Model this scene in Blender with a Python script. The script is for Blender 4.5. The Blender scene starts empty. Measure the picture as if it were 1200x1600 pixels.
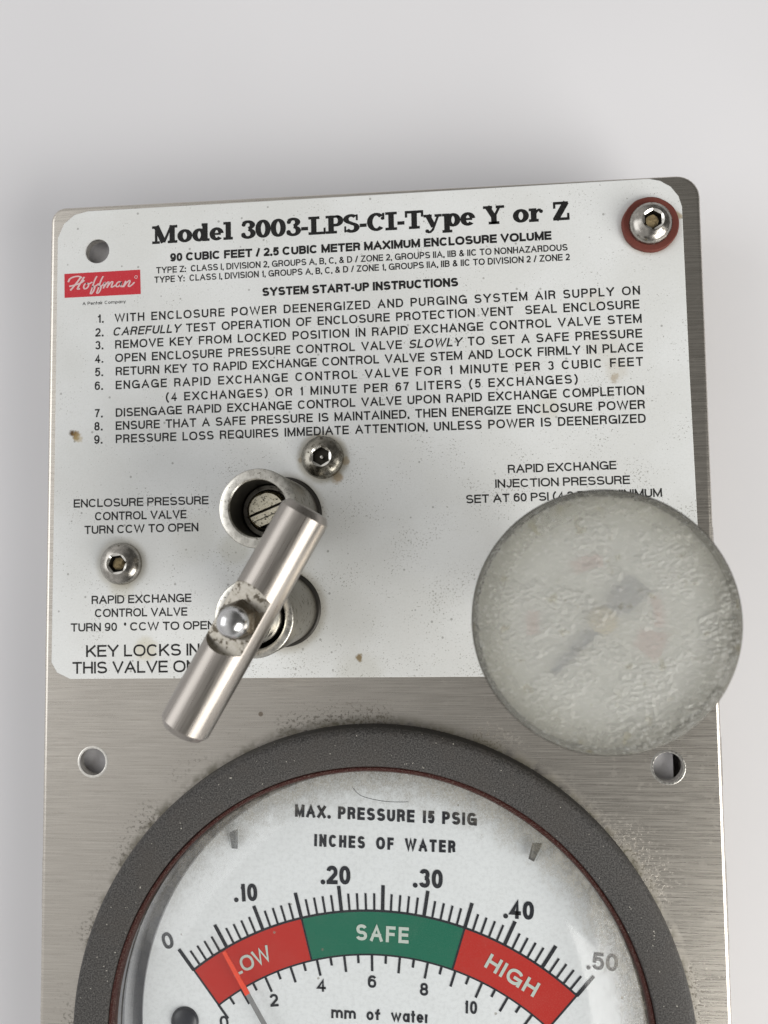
import bpy, bmesh, math, random
from mathutils import Vector, Matrix, noise as mnoise
random.seed(7)
K = 0.001                                    # everything below is written in millimetres
scene = bpy.context.scene
C = scene.collection

# ------------------------------------------------------------------ camera
cam_data = bpy.data.cameras.new('camera')
cam = bpy.data.objects.new('camera', cam_data); C.objects.link(cam)
Rw = Matrix(((0.9964268511552273, -0.012639240435882215, -0.08350916056387012),
             (0.01771382131507664, 0.9980226214186292, 0.0603081061807198),
             (0.08258178268417204, -0.06157188268919018, 0.9946804272884899))).transposed()
cam.matrix_world = Matrix.Translation(Vector((15.97975, -65.40982, 152.52523)) * K) @ Rw.to_4x4()
cam_data.sensor_fit = 'VERTICAL'; cam_data.sensor_height = 36; cam_data.sensor_width = 27
cam_data.lens = 27.0
cam_data.clip_start = 0.005; cam_data.clip_end = 20
cam_data.dof.use_dof = True
cam_data.dof.focus_distance = 0.150
cam_data.dof.aperture_fstop = 24
scene.camera = cam

# ------------------------------------------------------------------ world and lamps (an indoor shot: soft room light)
world = bpy.data.worlds.new("World"); scene.world = world; world.use_nodes = True
wn = world.node_tree; wb = wn.nodes['Background']
tc = wn.nodes.new('ShaderNodeTexCoord')
sep = wn.nodes.new('ShaderNodeSeparateXYZ'); wn.links.new(tc.outputs['Generated'], sep.inputs[0])
rmp = wn.nodes.new('ShaderNodeValToRGB'); wn.links.new(sep.outputs['X'], rmp.inputs[0])
mr = wn.nodes.new('ShaderNodeMapRange'); wn.links.new(sep.outputs['X'], mr.inputs[0])
mr.inputs[1].default_value = -1; mr.inputs[2].default_value = 1
wn.links.new(mr.outputs[0], rmp.inputs[0])
rmp.color_ramp.interpolation = 'EASE'
rmp.color_ramp.elements[0].position = 0.22; rmp.color_ramp.elements[0].color = (0.76, 0.75, 0.74, 1)
rmp.color_ramp.elements[1].position = 0.68; rmp.color_ramp.elements[1].color = (0.15, 0.147, 0.14, 1)
wn.links.new(rmp.outputs[0], wb.inputs[0]); wb.inputs[1].default_value = 0.78

def area(name, loc, target, sx, sy, power, col):
    l = bpy.data.lights.new(name, 'AREA'); l.shape = 'RECTANGLE'; l.size = sx*K; l.size_y = sy*K
    l.energy = power; l.color = col
    o = bpy.data.objects.new(name, l); C.objects.link(o)
    o.location = Vector(loc)*K
    o.rotation_euler = (Vector(target)-Vector(loc)).to_track_quat('-Z', 'Y').to_euler()
    return o
area('window_light', (590, -470, 390), (0, -80, 0), 640, 520, 5.9, (1.0, 0.98, 0.94))
area('ceiling_light', (-780, 60, 520), (-20, -80, 0), 760, 600, 2.3, (0.97, 0.98, 1.0))
scene.view_settings.view_transform = 'Standard'; scene.view_settings.look = 'None'
scene.view_settings.gamma = 1; scene.view_settings.use_curve_mapping = False
scene.view_settings.exposure = 0.22

# ------------------------------------------------------------------ node helpers
class NT:
    def __init__(s, name):
        s.m = bpy.data.materials.new(name); s.m.use_nodes = True; s.t = s.m.node_tree
        s.b = s.t.nodes['Principled BSDF']; s.out = s.t.nodes['Material Output']
        tc = s.t.nodes.new('ShaderNodeTexCoord'); mp = s.t.nodes.new('ShaderNodeMapping')
        mp.inputs['Scale'].default_value = (1000, 1000, 1000)      # to millimetres
        s.t.links.new(tc.outputs['Object'], mp.inputs[0]); s.co = mp.outputs[0]
    def put(s, sock, v):
        if hasattr(v, 'is_output'): s.t.links.new(v, sock)
        elif isinstance(v, (tuple, list)) and len(v) == 3 and sock.type == 'RGBA': sock.default_value = (*v, 1)
        else: sock.default_value = v
    def scaled(s, sc, loc=(0, 0, 0), rot=(0, 0, 0)):
        mp = s.t.nodes.new('ShaderNodeMapping'); s.t.links.new(s.co, mp.inputs[0])
        mp.inputs['Scale'].default_value = sc; mp.inputs['Location'].default_value = loc; mp.inputs['Rotation'].default_value = rot
        return mp.outputs[0]
    def noise(s, scale, detail=2, rough=0.5, vec=None):
        n = s.t.nodes.new('ShaderNodeTexNoise'); s.t.links.new(vec or s.co, n.inputs['Vector'])
        n.inputs['Scale'].default_value = scale; n.inputs['Detail'].default_value = detail; n.inputs['Roughness'].default_value = rough
        return n.outputs[0]
    def vor(s, scale, feature='F1', vec=None, rnd=1):
        n = s.t.nodes.new('ShaderNodeTexVoronoi'); n.feature = feature; s.t.links.new(vec or s.co, n.inputs['Vector'])
        n.inputs['Scale'].default_value = scale; n.inputs['Randomness'].default_value = rnd
        return n.outputs[0]
    def mr(s, v, a, b, c=0.0, d=1.0, smooth=True):
        n = s.t.nodes.new('ShaderNodeMapRange'); s.put(n.inputs[0], v)
        if smooth: n.interpolation_type = 'SMOOTHSTEP'
        for i, x in enumerate((a, b, c, d)): n.inputs[i+1].default_value = x
        return n.outputs[0]
    def math(s, op, a, b=0.0):
        n = s.t.nodes.new('ShaderNodeMath'); n.operation = op; s.put(n.inputs[0], a); s.put(n.inputs[1], b); return n.outputs[0]
    def mix(s, f, a, b):
        n = s.t.nodes.new('ShaderNodeMix'); n.data_type = 'RGBA'
        s.put(n.inputs[0], f); s.put(n.inputs[6], a); s.put(n.inputs[7], b); return n.outputs[2]
    def dist(s, p, flat=True):
        v = s.t.nodes.new('ShaderNodeVectorMath'); v.operation = 'MULTIPLY'; s.t.links.new(s.co, v.inputs[0]); v.inputs[1].default_value = (1, 1, 0 if flat else 1)
        n = s.t.nodes.new('ShaderNodeVectorMath'); n.operation = 'DISTANCE'; s.t.links.new(v.outputs[0], n.inputs[0]); n.inputs[1].default_value = (p[0], p[1], 0 if flat else p[2])
        return n.outputs['Value']
    def bump(s, h, strength, distance=0.05):
        n = s.t.nodes.new('ShaderNodeBump'); s.put(n.inputs['Height'], h); n.inputs['Strength'].default_value = strength
        n.inputs['Distance'].default_value = distance*K; s.t.links.new(n.outputs[0], s.b.inputs['Normal']); return n.outputs[0]
    def set(s, **k):
        names = dict(col='Base Color', rough='Roughness', metal='Metallic', ior='IOR', trans='Transmission Weight', coat='Coat Weight', coatr='Coat Roughness', spec='Specular IOR Level', alpha='Alpha', sss='Subsurface Weight')
        for a, v in k.items(): s.put(s.b.inputs[names[a]], v)
        return s

# gauge centre and other key places, mm
GC = (0.8, -156.3)

def mat_steel():
    s = NT('brushed_stainless')
    g1 = s.noise(1, 3, .6, s.scaled((.10, 5.0, .4))); g2 = s.noise(1, 2, .6, s.scaled((.03, 14.0, .4), (5, 3, 0)))
    grain = s.math('ADD', s.math('MULTIPLY', g1, .55), s.math('MULTIPLY', g2, .45))
    blot = s.noise(.07, 3, .55)
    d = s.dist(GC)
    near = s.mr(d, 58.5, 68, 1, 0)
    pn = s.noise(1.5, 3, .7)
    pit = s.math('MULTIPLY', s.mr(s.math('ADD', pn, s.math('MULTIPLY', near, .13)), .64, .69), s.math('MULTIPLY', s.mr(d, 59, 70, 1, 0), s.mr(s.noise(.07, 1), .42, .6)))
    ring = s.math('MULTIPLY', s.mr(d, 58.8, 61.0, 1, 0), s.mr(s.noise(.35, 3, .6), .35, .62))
    spots = s.mr(s.vor(.09, 'F1', None, 1), .05, .035, 0, 1)
    smear = s.mr(s.noise(.5, 3, .65), .55, .75)
    base = s.mix(s.mr(grain, .3, .7), (.46, .43, .385), (.64, .605, .55))
    base = s.mix(s.math('MULTIPLY', s.mr(blot, .35, .65), .22), base, (.46, .43, .39))
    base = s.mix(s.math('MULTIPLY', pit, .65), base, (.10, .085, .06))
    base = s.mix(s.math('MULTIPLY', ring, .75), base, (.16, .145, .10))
    base = s.mix(s.math('MULTIPLY', spots, .7), base, (.15, .11, .07))
    r = s.math('ADD', s.mr(grain, .3, .7, .24, .34), s.math('MULTIPLY', s.math('MAXIMUM', pit, ring), .35))
    r = s.math('ADD', r, s.math('MULTIPLY', smear, .05))
    s.set(col=base, rough=r, metal=s.math('SUBTRACT', 1, s.math('MULTIPLY', s.math('MAXIMUM', pit, ring), .6)))
    s.bump(s.math('SUBTRACT', grain, s.math('MULTIPLY', pit, 1.0)), .22, .05)
    return s.m

def mat_metal(name, a, b, rough=.3, grain=(1, 1, 1), grime=(.12, .10, .06), gthr=.62, gamt=.7, sc=1.2, bump=.2):
    s = NT(name)
    g = s.noise(1, 3, .6, s.scaled(grain)); n = s.noise(sc, 4, .65)
    m = s.mr(n, gthr, gthr+.08)
    base = s.mix(s.mr(g, .3, .7), a, b)
    base = s.mix(s.math('MULTIPLY', m, gamt), base, grime)
    s.set(col=base, metal=s.math('SUBTRACT', 1, s.math('MULTIPLY', m, .5)), rough=s.math('ADD', s.mr(g, .3, .7, rough-.05, rough+.07), s.math('MULTIPLY', m, .3)))
    s.bump(s.math('ADD', g, n), bump, .04)
    return s.m

def mat_label():
    s = NT('enamelled_white_label')
    base = s.mix(s.mr(s.noise(.05, 3, .5), .35, .65), (.80, .815, .81), (.75, .76, .745))
    fine = s.mr(s.noise(3.2, 2, .5), .35, .7)
    base = s.mix(s.math('MULTIPLY', fine, .10), base, (.45, .46, .42))
    sx = s.t.nodes.new('ShaderNodeSeparateXYZ'); s.t.links.new(s.co, sx.inputs[0])
    lowr = s.math('ADD', s.mr(sx.outputs['Y'], 5, -85, -.02, .09), s.mr(sx.outputs['X'], -60, 20, -.03, .03))
    dens = s.math('ADD', s.noise(.12, 2, .6), lowr)
    sp = s.math('MULTIPLY', s.mr(s.math('ADD', s.noise(2.6, 2, .7), s.math('MULTIPLY', dens, .35)), .85, .89), .6)
    base = s.mix(sp, base, (.17, .16, .12))
    big = s.mr(s.vor(.28, 'F1', None, 1), .085, .05)
    base = s.mix(s.math('MULTIPLY', big, .5), base, (.12, .11, .09))
    # rust marks, yellowed spots and fainter grey-brown patches, each where it sits on the plate
    wob = s.math('MULTIPLY', s.math('SUBTRACT', s.noise(.9, 3, .6), .5), 1.6)
    for (x, y, r, a, c) in [(-61.3, -38.5, .75, 1, (.10, .05, .008)), (-60.6, -38.9, .9, .9, (.24, .14, .03)), (-60.0, -39.5, .9, .5, (.45, .33, .12)), (-1.9, -84.8, .75, .95, (.20, .12, .03)),
                            (48.9, -30.4, 1.0, .5, (.30, .20, .08)), (45.5, -14.6, 2.0, .2, (.42, .34, .18)), (49.4, -28.8, 2.4, .2, (.45, .36, .2)),
                            (47.0, -24, 4, .13, (.5, .42, .25)), (-5.9, -48.9, 1.3, .7, (.33, .2, .06)), (-4.3, -45.6, .8, .6, (.33, .2, .06)), (-13.2, -45, .6, .5, (.33, .2, .06)),
                            (-45.3, -82.9, 2.6, .35, (.52, .44, .22)), (-35, -60.5, 5.5, .12, (.45, .43, .3)), (-27, -63, 3.5, .3, (.4, .38, .26)), (-3.0, -77, 6, .12, (.4, .38, .3)),
                            (-50.5, -70.6, 2.6, .28, (.5, .45, .3)), (62.0, 1.5, 1.1, .7, (.35, .24, .08)), (-2, -88, 5, .25, (.42, .4, .3)), (36, -36, 2.5, .2, (.5, .42, .2)),
                            (-17, -64.6, 6, .35, (.35, .33, .25)), (-9.6, -40.5, .5, .8, (.1, .08, .04))]:
        d = s.math('ADD', s.dist((x, y)), wob)
        base = s.mix(s.math('MULTIPLY', s.mr(d, r*.5, r*1.25, 1, 0), a), base, c)
    # dirt collected round each fastener and valve
    for (x, y, r, w, a) in [(-8.9, -44.8, 4.4, 1.5, .6), (-50.5, -65.6, 4.4, 1.7, .4), (-17, -56.3, 7.4, 2.0, .5), (-17, -75.1, 7.6, 2.0, .5), (56.7, -.3, 5.3, .9, .35)]:
        d = s.math('ADD', s.dist((x, y)), s.math('MULTIPLY', wob, .35))
        base = s.mix(s.math('MULTIPLY', s.mr(d, r, r+w, 1, 0), a), base, (.30, .26, .17))
    s.set(col=base, rough=s.mr(s.noise(.4, 2), .3, .7, .38, .5), spec=.4)
    s.bump(s.noise(3, 2), .10, .03)
    return s.m

def mat_ink(name, c, fade=.12, other=(.45, .45, .42), rough=.5):
    s = NT(name)
    base = s.mix(s.math('MULTIPLY', s.mr(s.noise(5, 3, .7), .5, .72), fade*3), c, other)
    s.set(col=base, rough=rough, spec=.25); return s.m

def simple(name, c, rough=.5, metal=0, **k):
    s = NT(name)
    base = s.mix(s.math('MULTIPLY', s.mr(s.noise(1.3, 4, .6), .4, .7), .35), c, tuple(x*.75 for x in c))
    s.set(col=base, rough=rough, metal=metal, **k); return s.m

def mat_bezel():
    s = NT('dark_wrinkle_paint')
    n = s.noise(3.6, 2, .8); n2 = s.noise(.12, 3, .6)
    base = s.mix(s.mr(n, .34, .66), (.020, .019, .018), (.115, .11, .105))
    base = s.mix(s.math('MULTIPLY', s.mr(n2, .4, .7), .35), base, (.075, .066, .058))
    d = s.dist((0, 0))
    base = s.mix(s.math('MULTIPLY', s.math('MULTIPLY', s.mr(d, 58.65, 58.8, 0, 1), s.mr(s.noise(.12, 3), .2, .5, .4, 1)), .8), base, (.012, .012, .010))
    fl = s.mr(s.noise(1.9, 1, .5), .765, .785)
    base = s.mix(fl, base, (.5, .48, .42))
    s.set(col=base, rough=.62, spec=.35); s.bump(n, .7, .14); return s.m

def mat_lens():
    s = NT('clear_plastic_lens')
    t = s.t
    tr = t.nodes.new('ShaderNodeBsdfTransparent'); tr.inputs[0].default_value = (.99, 1, 1, 1)
    gl = t.nodes.new('ShaderNodeBsdfGlossy'); gl.inputs['Roughness'].default_value = .13
    fr = t.nodes.new('ShaderNodeFresnel'); geo = t.nodes.new('ShaderNodeNewGeometry'); t.links.new(s.mr(geo.outputs['Backfacing'], 0, 1, 1.5, 1/1.5, False), fr.inputs[0])
    m1 = t.nodes.new('ShaderNodeMixShader'); t.links.new(fr.outputs[0], m1.inputs[0]); t.links.new(tr.outputs[0], m1.inputs[1]); t.links.new(gl.outputs[0], m1.inputs[2])
    df = t.nodes.new('ShaderNodeBsdfDiffuse')
    d = s.dist((0, 0))
    sx = t.nodes.new('ShaderNodeSeparateXYZ'); t.links.new(s.co, sx.inputs[0])
    side = s.mr(s.math('ADD', sx.outputs['Y'], s.math('MULTIPLY', sx.outputs['X'], .35)), -10, 40, .25, 1)
    dn = s.noise(.45, 4, .65)
    dust = s.math('MULTIPLY', s.mr(s.math('ADD', d, s.math('MULTIPLY', dn, 9)), 48.0, 55.0, 0, .8), side)
    speck = s.mr(s.math('ADD', s.noise(3.0, 3, .7), s.math('MULTIPLY', s.mr(d, 36, 48), .07)), .74, .80)
    speck2 = s.mr(s.vor(.16, 'F1', None, 1), .05, .03)
    tot = s.math('MINIMUM', s.math('ADD', s.math('MULTIPLY', dust, s.mr(s.noise(3.0, 3, .7), .3, .65, .45, 1)), s.math('MAXIMUM', s.math('MULTIPLY', speck, .5), s.math('MULTIPLY', speck2, .6))), 1.0)
    t.links.new(s.mix(s.mr(dn, .4, .6), (.20, .18, .14), (.36, .34, .29)), df.inputs[0])
    haze = s.math('MAXIMUM', tot, s.mr(s.noise(.2, 2), .4, .7, .0, .03))
    m2 = t.nodes.new('ShaderNodeMixShader'); t.links.new(haze, m2.inputs[0]); t.links.new(m1.outputs[0], m2.inputs[1]); t.links.new(df.outputs[0], m2.inputs[2])
    t.links.new(m2.outputs[0], s.out.inputs[0]); return s.m

def mat_frost():
    s = NT('crazed_yellowed_lens')
    t = s.t
    peb = s.noise(1.15, 1.5, .45, s.scaled((1.0, 1.6, 1), rot=(0, 0, -.6)))
    d = s.dist((0, 0))
    patch = s.mr(s.noise(.17, 3, .5), .42, .58)
    tint = s.mix(s.mr(d, 11, 18.6), (.74, .74, .71), (.50, .49, .43))
    tint = s.mix(s.math('MULTIPLY', s.mr(s.noise(1.3, 2, .5, s.scaled((1, 1.7, 1), rot=(0, 0, -.6))), .56, .68), .55), tint, (.86, .87, .83))  # pebble highlights put into the tint as whitish elongated blobs
    tint = s.mix(s.math('MULTIPLY', s.mr(s.noise(.35, 3, .6), .62, .72), .5), tint, (.42, .36, .18))
    s.set(col=tint, rough=.24, spec=.6)
    gl = t.nodes.new('ShaderNodeBsdfRefraction'); gl.inputs['Roughness'].default_value = .27; gl.inputs['IOR'].default_value = 1.12
    gl.inputs[0].default_value = (.93, .93, .90, 1)
    bn = s.bump(s.math('MULTIPLY', peb, s.mr(patch, 0, 1, .3, 1)), .6, .9)
    t.links.new(bn, gl.inputs['Normal'])
    mx = t.nodes.new('ShaderNodeMixShader'); mx.inputs[0].default_value = .64
    t.links.new(s.b.outputs[0], mx.inputs[1]); t.links.new(gl.outputs[0], mx.inputs[2]); t.links.new(mx.outputs[0], s.out.inputs[0])
    return s.m

def mat_paper():
    s = NT('white_paper')
    base = s.mix(s.mr(s.noise(.01, 3), .3, .7), (.82, .815, .835), (.785, .78, .80))
    sp = s.mr(s.noise(.9, 3, .7), .76, .80)
    base = s.mix(s.math('MULTIPLY', sp, .35), base, (.5, .48, .46))
    s.set(col=base, rough=.7, spec=.2); s.bump(s.noise(1.2, 3), .1, .05); return s.m

M = dict(
    steel=mat_steel(), label=mat_label(), bezel=mat_bezel(), lens=mat_lens(), frost=mat_frost(), paper=mat_paper(),
    hole_grey=simple('hole_shade_grey', (.62, .61, .63), .6),  # mid grey that imitates the shaded depth behind the holes
    ink=mat_ink('black_ink', (.016, .016, .016), .05), ink_bold=mat_ink('black_ink_heavy', (.011, .011, .011), .03),
    red=mat_ink('logo_red', (.58, .03, .045), .12, (.65, .2, .2)), pink=mat_ink('logo_lettering', (.74, .56, .56), .1, (.66, .3, .3)),
    dial=simple('dial_white', (.80, .82, .83), .5), dial_red=mat_ink('dial_red', (.50, .024, .016), .06, (.6, .25, .2)), dial_green=mat_ink('dial_green', (.009, .145, .085), .06, (.2, .4, .3)),
    dial_ink=mat_ink('dial_ink', (.014, .016, .022), .07, (.25, .26, .27)), dial_word=mat_ink('dial_white_lettering', (.55, .62, .56), .1, (.4, .45, .4)),
    pointer_red=simple('pointer_red', (.90, .075, .03), .45), pointer=simple('pointer_metal', (.24, .24, .24), .4),
    black=simple('black_plastic', (.018, .02, .028), .35), rubber=simple('red_brown_rubber', (.15, .034, .022), .75), gasket=mat_ink('gasket_rubber', (.045, .010, .008), .45, (.16, .12, .10), .35),
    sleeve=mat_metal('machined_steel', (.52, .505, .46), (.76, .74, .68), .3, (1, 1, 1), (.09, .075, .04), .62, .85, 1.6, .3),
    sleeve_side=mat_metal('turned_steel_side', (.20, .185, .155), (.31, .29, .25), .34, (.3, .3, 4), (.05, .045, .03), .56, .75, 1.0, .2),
    bore=simple('dark_bore', (.05, .046, .04), .4, .6), slot_metal=mat_metal('plated_screw', (.70, .65, .50), (.95, .90, .74), .32, (2, 2, 2), (.05, .04, .02), .55, .9, 2.4, .4),  # bore is one dark metal tone, used on the base rings too
    key=mat_metal('drawn_steel_bar', (.31, .285, .26), (.365, .34, .31), .32, (5, .15, 5), (.20, .17, .13), .70, .4, .8, .05),
    flat=mat_metal('milled_flat', (.27, .25, .21), (.40, .375, .33), .36, (1.5, 1.5, 1.5), (.10, .075, .04), .52, .7, 1.0, .2),
    collar=mat_metal('grimy_collar', (.13, .11, .08), (.24, .21, .16), .34, (1, 1, 4), (.08, .055, .03), .48, .8, 1.1, .4),
    ball=mat_metal('polished_ball', (.55, .55, .55), (.63, .63, .63), .20, (1, 1, 1), (.2, .18, .15), .68, .4, 1, .08),
    screw=mat_metal('stainless_screw', (.30, .285, .26), (.44, .42, .385), .24, (1, 1, 1), (.07, .055, .03), .60, .75, .9, .2),
    screw_dark=mat_metal('tarnished_screw', (.21, .20, .17), (.32, .30, .26), .27, (1, 1, 1), (.045, .035, .018), .54, .8, .9, .25),
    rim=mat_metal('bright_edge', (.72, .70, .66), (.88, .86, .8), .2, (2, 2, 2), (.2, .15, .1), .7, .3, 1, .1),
    socket=simple('socket_wall', (.05, .045, .035), .45, .7), dirt=simple('packed_dirt', (.30, .23, .12), .85), case=simple('gauge_case', (.055, .05, .04), .45, .5),
    brass=simple('brass_stem', (.48, .36, .16), .35, 1), needle_blue=simple('needle_dark', (.03, .045, .09), .5), hub=simple('needle_hub', (.55, .44, .2), .5), dial_print=simple('red_print', (.66, .40, .37), .6),
)

# ------------------------------------------------------------------ object helpers
def empty(name, loc, label=None, cat=None, group=None):
    o = bpy.data.objects.new(name, None); C.objects.link(o); o.location = Vector(loc)*K; o.empty_display_size = .01
    if label: o['label'] = label
    if cat: o['category'] = cat
    if group: o['group'] = group
    return o

def world_base(p):
    v = Vector((0, 0, 0))
    while p is not None: v += p.location; p = p.parent
    return v

def mesh(name, verts, faces, mat, parent=None, origin=(0, 0, 0), smooth=False, label=None, angle=None):
    """verts in mm, relative to `origin` (which is where the object stands in its parent's frame)"""
    me = bpy.data.meshes.new(name); me.from_pydata([(v[0]*K, v[1]*K, v[2]*K) for v in verts], [], faces); me.validate(); me.update()
    bm = bmesh.new(); bm.from_mesh(me); bmesh.ops.recalc_face_normals(bm, faces=bm.faces)
    if angle is not None:
        for e in bm.edges: e.smooth = (len(e.link_faces) == 2 and e.calc_face_angle(0) < math.radians(angle))
    for f in bm.faces: f.smooth = smooth
    bm.to_mesh(me); bm.free()
    me.materials.append(M[mat] if isinstance(mat, str) else mat)
    o = bpy.data.objects.new(name, me); C.objects.link(o); o.location = Vector(origin)*K
    if parent: o.parent = parent
    if label: o['label'] = label
    return o

def flat_sheet(name, verts, faces, mat, parent, origin=(0, 0, 0), label=None):
    me = bpy.data.meshes.new(name); me.from_pydata([(v[0]*K, v[1]*K, v[2]*K) for v in verts], [], faces); me.update()
    bm = bmesh.new(); bm.from_mesh(me)
    for f in bm.faces:
        f.normal_update()
        if f.normal.z < 0: f.normal_flip()
    bm.to_mesh(me); bm.free()
    me.materials.append(M[mat]); o = bpy.data.objects.new(name, me); C.objects.link(o); o.location = Vector(origin)*K
    if parent: o.parent = parent
    if label: o['label'] = label
    return o

def lathe(prof, n=96, c=(0, 0), close=True, off=0, wob=0):
    vs = []; fs = []
    for i, (r, z) in enumerate(prof):
        for k in range(n):
            a = 2*math.pi*k/n + off
            rr = r + (wob*mnoise.noise(Vector((math.cos(a)*3, math.sin(a)*3, i*.3))) if wob and r > 0 else 0)
            vs.append((c[0]+rr*math.cos(a), c[1]+rr*math.sin(a), z))
    for i in range(len(prof)-1):
        for k in range(n):
            k2 = (k+1) % n; fs.append((i*n+k, i*n+k2, (i+1)*n+k2, (i+1)*n+k))
    return vs, fs

def lathe_obj(name, prof, mat, parent, origin=(0, 0, 0), n=96, label=None, angle=35, caps=(False, False), wob=0):
    vs, fs = lathe(prof, n, wob=wob)
    if caps[0]: fs.append(tuple(range(n)))
    if caps[1]: fs.append(tuple((len(prof)-1)*n+k for k in range(n)))
    return mesh(name, vs, fs, mat, parent, origin, True, label, angle)

def join_tree(o, parent=None):
    c = o.copy(); C.objects.link(c)
    if parent is not None: c.parent = parent
    for ch in o.children: join_tree(ch, c)
    return c

def boolean_cut(o, cutter):
    m = o.modifiers.new('b', 'BOOLEAN'); m.operation = 'DIFFERENCE'; m.object = cutter; m.solver = 'EXACT'
    m2 = None
    bpy.context.view_layer.update()
    dg = bpy.context.evaluated_depsgraph_get()
    me = bpy.data.meshes.new_from_object(o.evaluated_get(dg)); o.modifiers.clear(); o.data = me
    bpy.data.objects.remove(cutter)

# ------------------------------------------------------------------ lettering: strokes of a pen turned into flat printed shapes
def arc(cx, cy, rx, ry, a0, a1, n=2.0, steps=None):
    steps = steps or max(4, int(abs(a1-a0)/14)); out = []
    for i in range(steps+1):
        a = math.radians(a0+(a1-a0)*i/steps); c, s = math.cos(a), math.sin(a)
        out.append((cx+rx*math.copysign(abs(c)**(2/n), c), cy+ry*math.copysign(abs(s)**(2/n), s)))
    return out
def smoothp(pts, sub=5):
    out = []; P = [pts[0]]+list(pts)+[pts[-1]]
    for i in range(1, len(P)-2):
        for j in range(sub):
            t = j/sub
            out.append(tuple(.5*((2*P[i][k])+(-P[i-1][k]+P[i+1][k])*t+(2*P[i-1][k]-5*P[i][k]+4*P[i+1][k]-P[i+2][k])*t*t+(-P[i-1][k]+3*P[i][k]-3*P[i+1][k]+P[i+2][k])*t**3) for k in (0, 1)))
    out.append(tuple(pts[-1])); return out

S = 2.3   # squareness of round letters
def sans():
    G = {}
    def g(ch, w, *st): G[ch] = (w, st)
    L = lambda *p: ('L', [(p[i], p[i+1]) for i in range(0, len(p), 2)])
    A = lambda p: ('A', p)
    g('A', .90, L(0, 0, .5, 1, 1, 0), L(.17, .34, .83, .34))
    g('B', .76, L(0, 0, 0, 1), A([(0, 1), (.55, 1)]+arc(.55, .765, .40, .235, 90, -90, S)+[(.0, .53)]), A([(.5, .53)]+arc(.58, .265, .42, .265, 90, -90, S)+[(0, 0)]))
    g('C', .88, A(arc(.5, .5, .5, .5, 38, 322, S)))
    g('D', .82, L(0, 0, 0, 1), A([(0, 1), (.42, 1)]+arc(.42, .5, .58, .5, 90, -90, S)+[(.0, 0)]))
    g('E', .72, L(0, 0, 0, 1), L(0, 1, 1, 1), L(0, .52, .93, .52), L(0, 0, 1, 0))
    g('F', .68, L(0, 0, 0, 1), L(0, 1, 1, 1), L(0, .5, .88, .5))
    g('G', .93, A(arc(.5, .5, .5, .5, 38, 332, S)), L(.55, .45, 1, .45), L(1, .45, 1, 0))
    g('H', .78, L(0, 0, 0, 1), L(1, 0, 1, 1), L(0, .52, 1, .52))
    g('I', 0, L(0, 0, 0, 1))
    g('J', .58, A([(1, 1.08), (1, .3)]+arc(.5, .3, .5, .3, 0, -170, 2)))
    g('K', .80, L(0, 0, 0, 1), L(0, .33, .92, 1), L(.35, .58, .98, 0))
    g('L', .64, L(0, 1, 0, 0, 1, 0))
    g('M', .92, L(0, 0, 0, 1), L(0, 1, .5, .06, 1, 1), L(1, 1, 1, 0))
    g('N', .78, L(0, 0, 0, 1), L(0, 1, 1, 0), L(1, 0, 1, 1))
    g('O', .96, A(arc(.5, .5, .5, .5, 0, 360, S)))
    g('P', .74, L(0, 0, 0, 1), A([(0, 1), (.55, 1)]+arc(.55, .73, .45, .27, 90, -90, S)+[(0, .46)]))
    g('Q', .96, A(arc(.5, .5, .5, .5, 0, 360, S)), L(.6, .24, .98, -.02))
    g('R', .78, L(0, 0, 0, 1), A([(0, 1), (.55, 1)]+arc(.55, .745, .42, .255, 90, -90, S)+[(0, .49)]), A([(.52, .49), (.75, .47), (.88, .36), (.92, .18), (.98, -.06)]))
    g('S', .80, A(arc(.5, .745, .46, .255, 22, 262, S)+arc(.5, .25, .5, .25, 82, -162, S)))
    g('T', .76, L(0, 1, 1, 1), L(.5, 0, .5, 1))
    g('U', .78, A([(0, 1.07), (0, .34)]+arc(.5, .34, .5, .34, 180, 360, S)+[(1, 1.07)]))
    g('V', .86, L(0, 1, .5, 0, 1, 1))
    g('W', 1.24, L(0, 1, .25, 0, .5, 1, .75, 0, 1, 1))
    g('X', .84, L(0, 0, 1, 1), L(0, 1, 1, 0))
    g('Y', .86, L(0, 1, .5, .44, 1, 1), L(.5, .44, .5, 0))
    g('Z', .74, L(0, 1, 1, 1, 0, 0, 1, 0))
    g('0', .64, A(arc(.5, .5, .5, .5, 0, 360, S)))
    g('1', .36, L(1, 0, 1, 1), A([(.95, .95), (.7, .8), (0, .76)]))
    g('2', .64, A(arc(.5, .71, .5, .29, 170, -30, S)+[(.45, .28), (.08, .08), (0, -.02)]), L(0, 0, 1, 0))
    g('3', .64, A(arc(.5, .755, .44, .245, 165, -85, S)), A(arc(.5, .265, .5, .265, 85, -165, S)))
    g('4', .66, L(.74, -.0, .74, 1, 0, .26, 1, .26))
    g('5', .64, L(.92, 1, .18, 1, .08, .50), A([(.08, .5)]+arc(.5, .33, .5, .33, 125, -162, S)))
    g('6', .64, A(arc(.5, .32, .5, .32, 0, 360, S)), A(arc(.56, .56, .56, .44, 38, 180, S)+[(0, .32)]))
    g('7', .64, A([(-.08, 1), (1, 1), (.62, .55), (.42, .2), (.36, -.06)]))
    g('8', .64, A(arc(.5, .76, .43, .24, 0, 360, S)), A(arc(.5, .265, .5, .265, 0, 360, S)))
    g('9', .64, A(arc(.5, .68, .5, .32, 0, 360, S)), A(arc(.44, .44, .56, .44, -142, 0, S)+[(1, .68)]))
    g('.', 0, ('D', 0, 0)); g(',', 0, ('D', 0, 0), L(.03, 0, -.05, -.12)); g(':', 0, ('D', 0, 0), ('D', 0, .6))
    g('-', .34, L(0, .38, 1, .38)); g('/', .46, L(0, 0, 1, 1))
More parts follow.
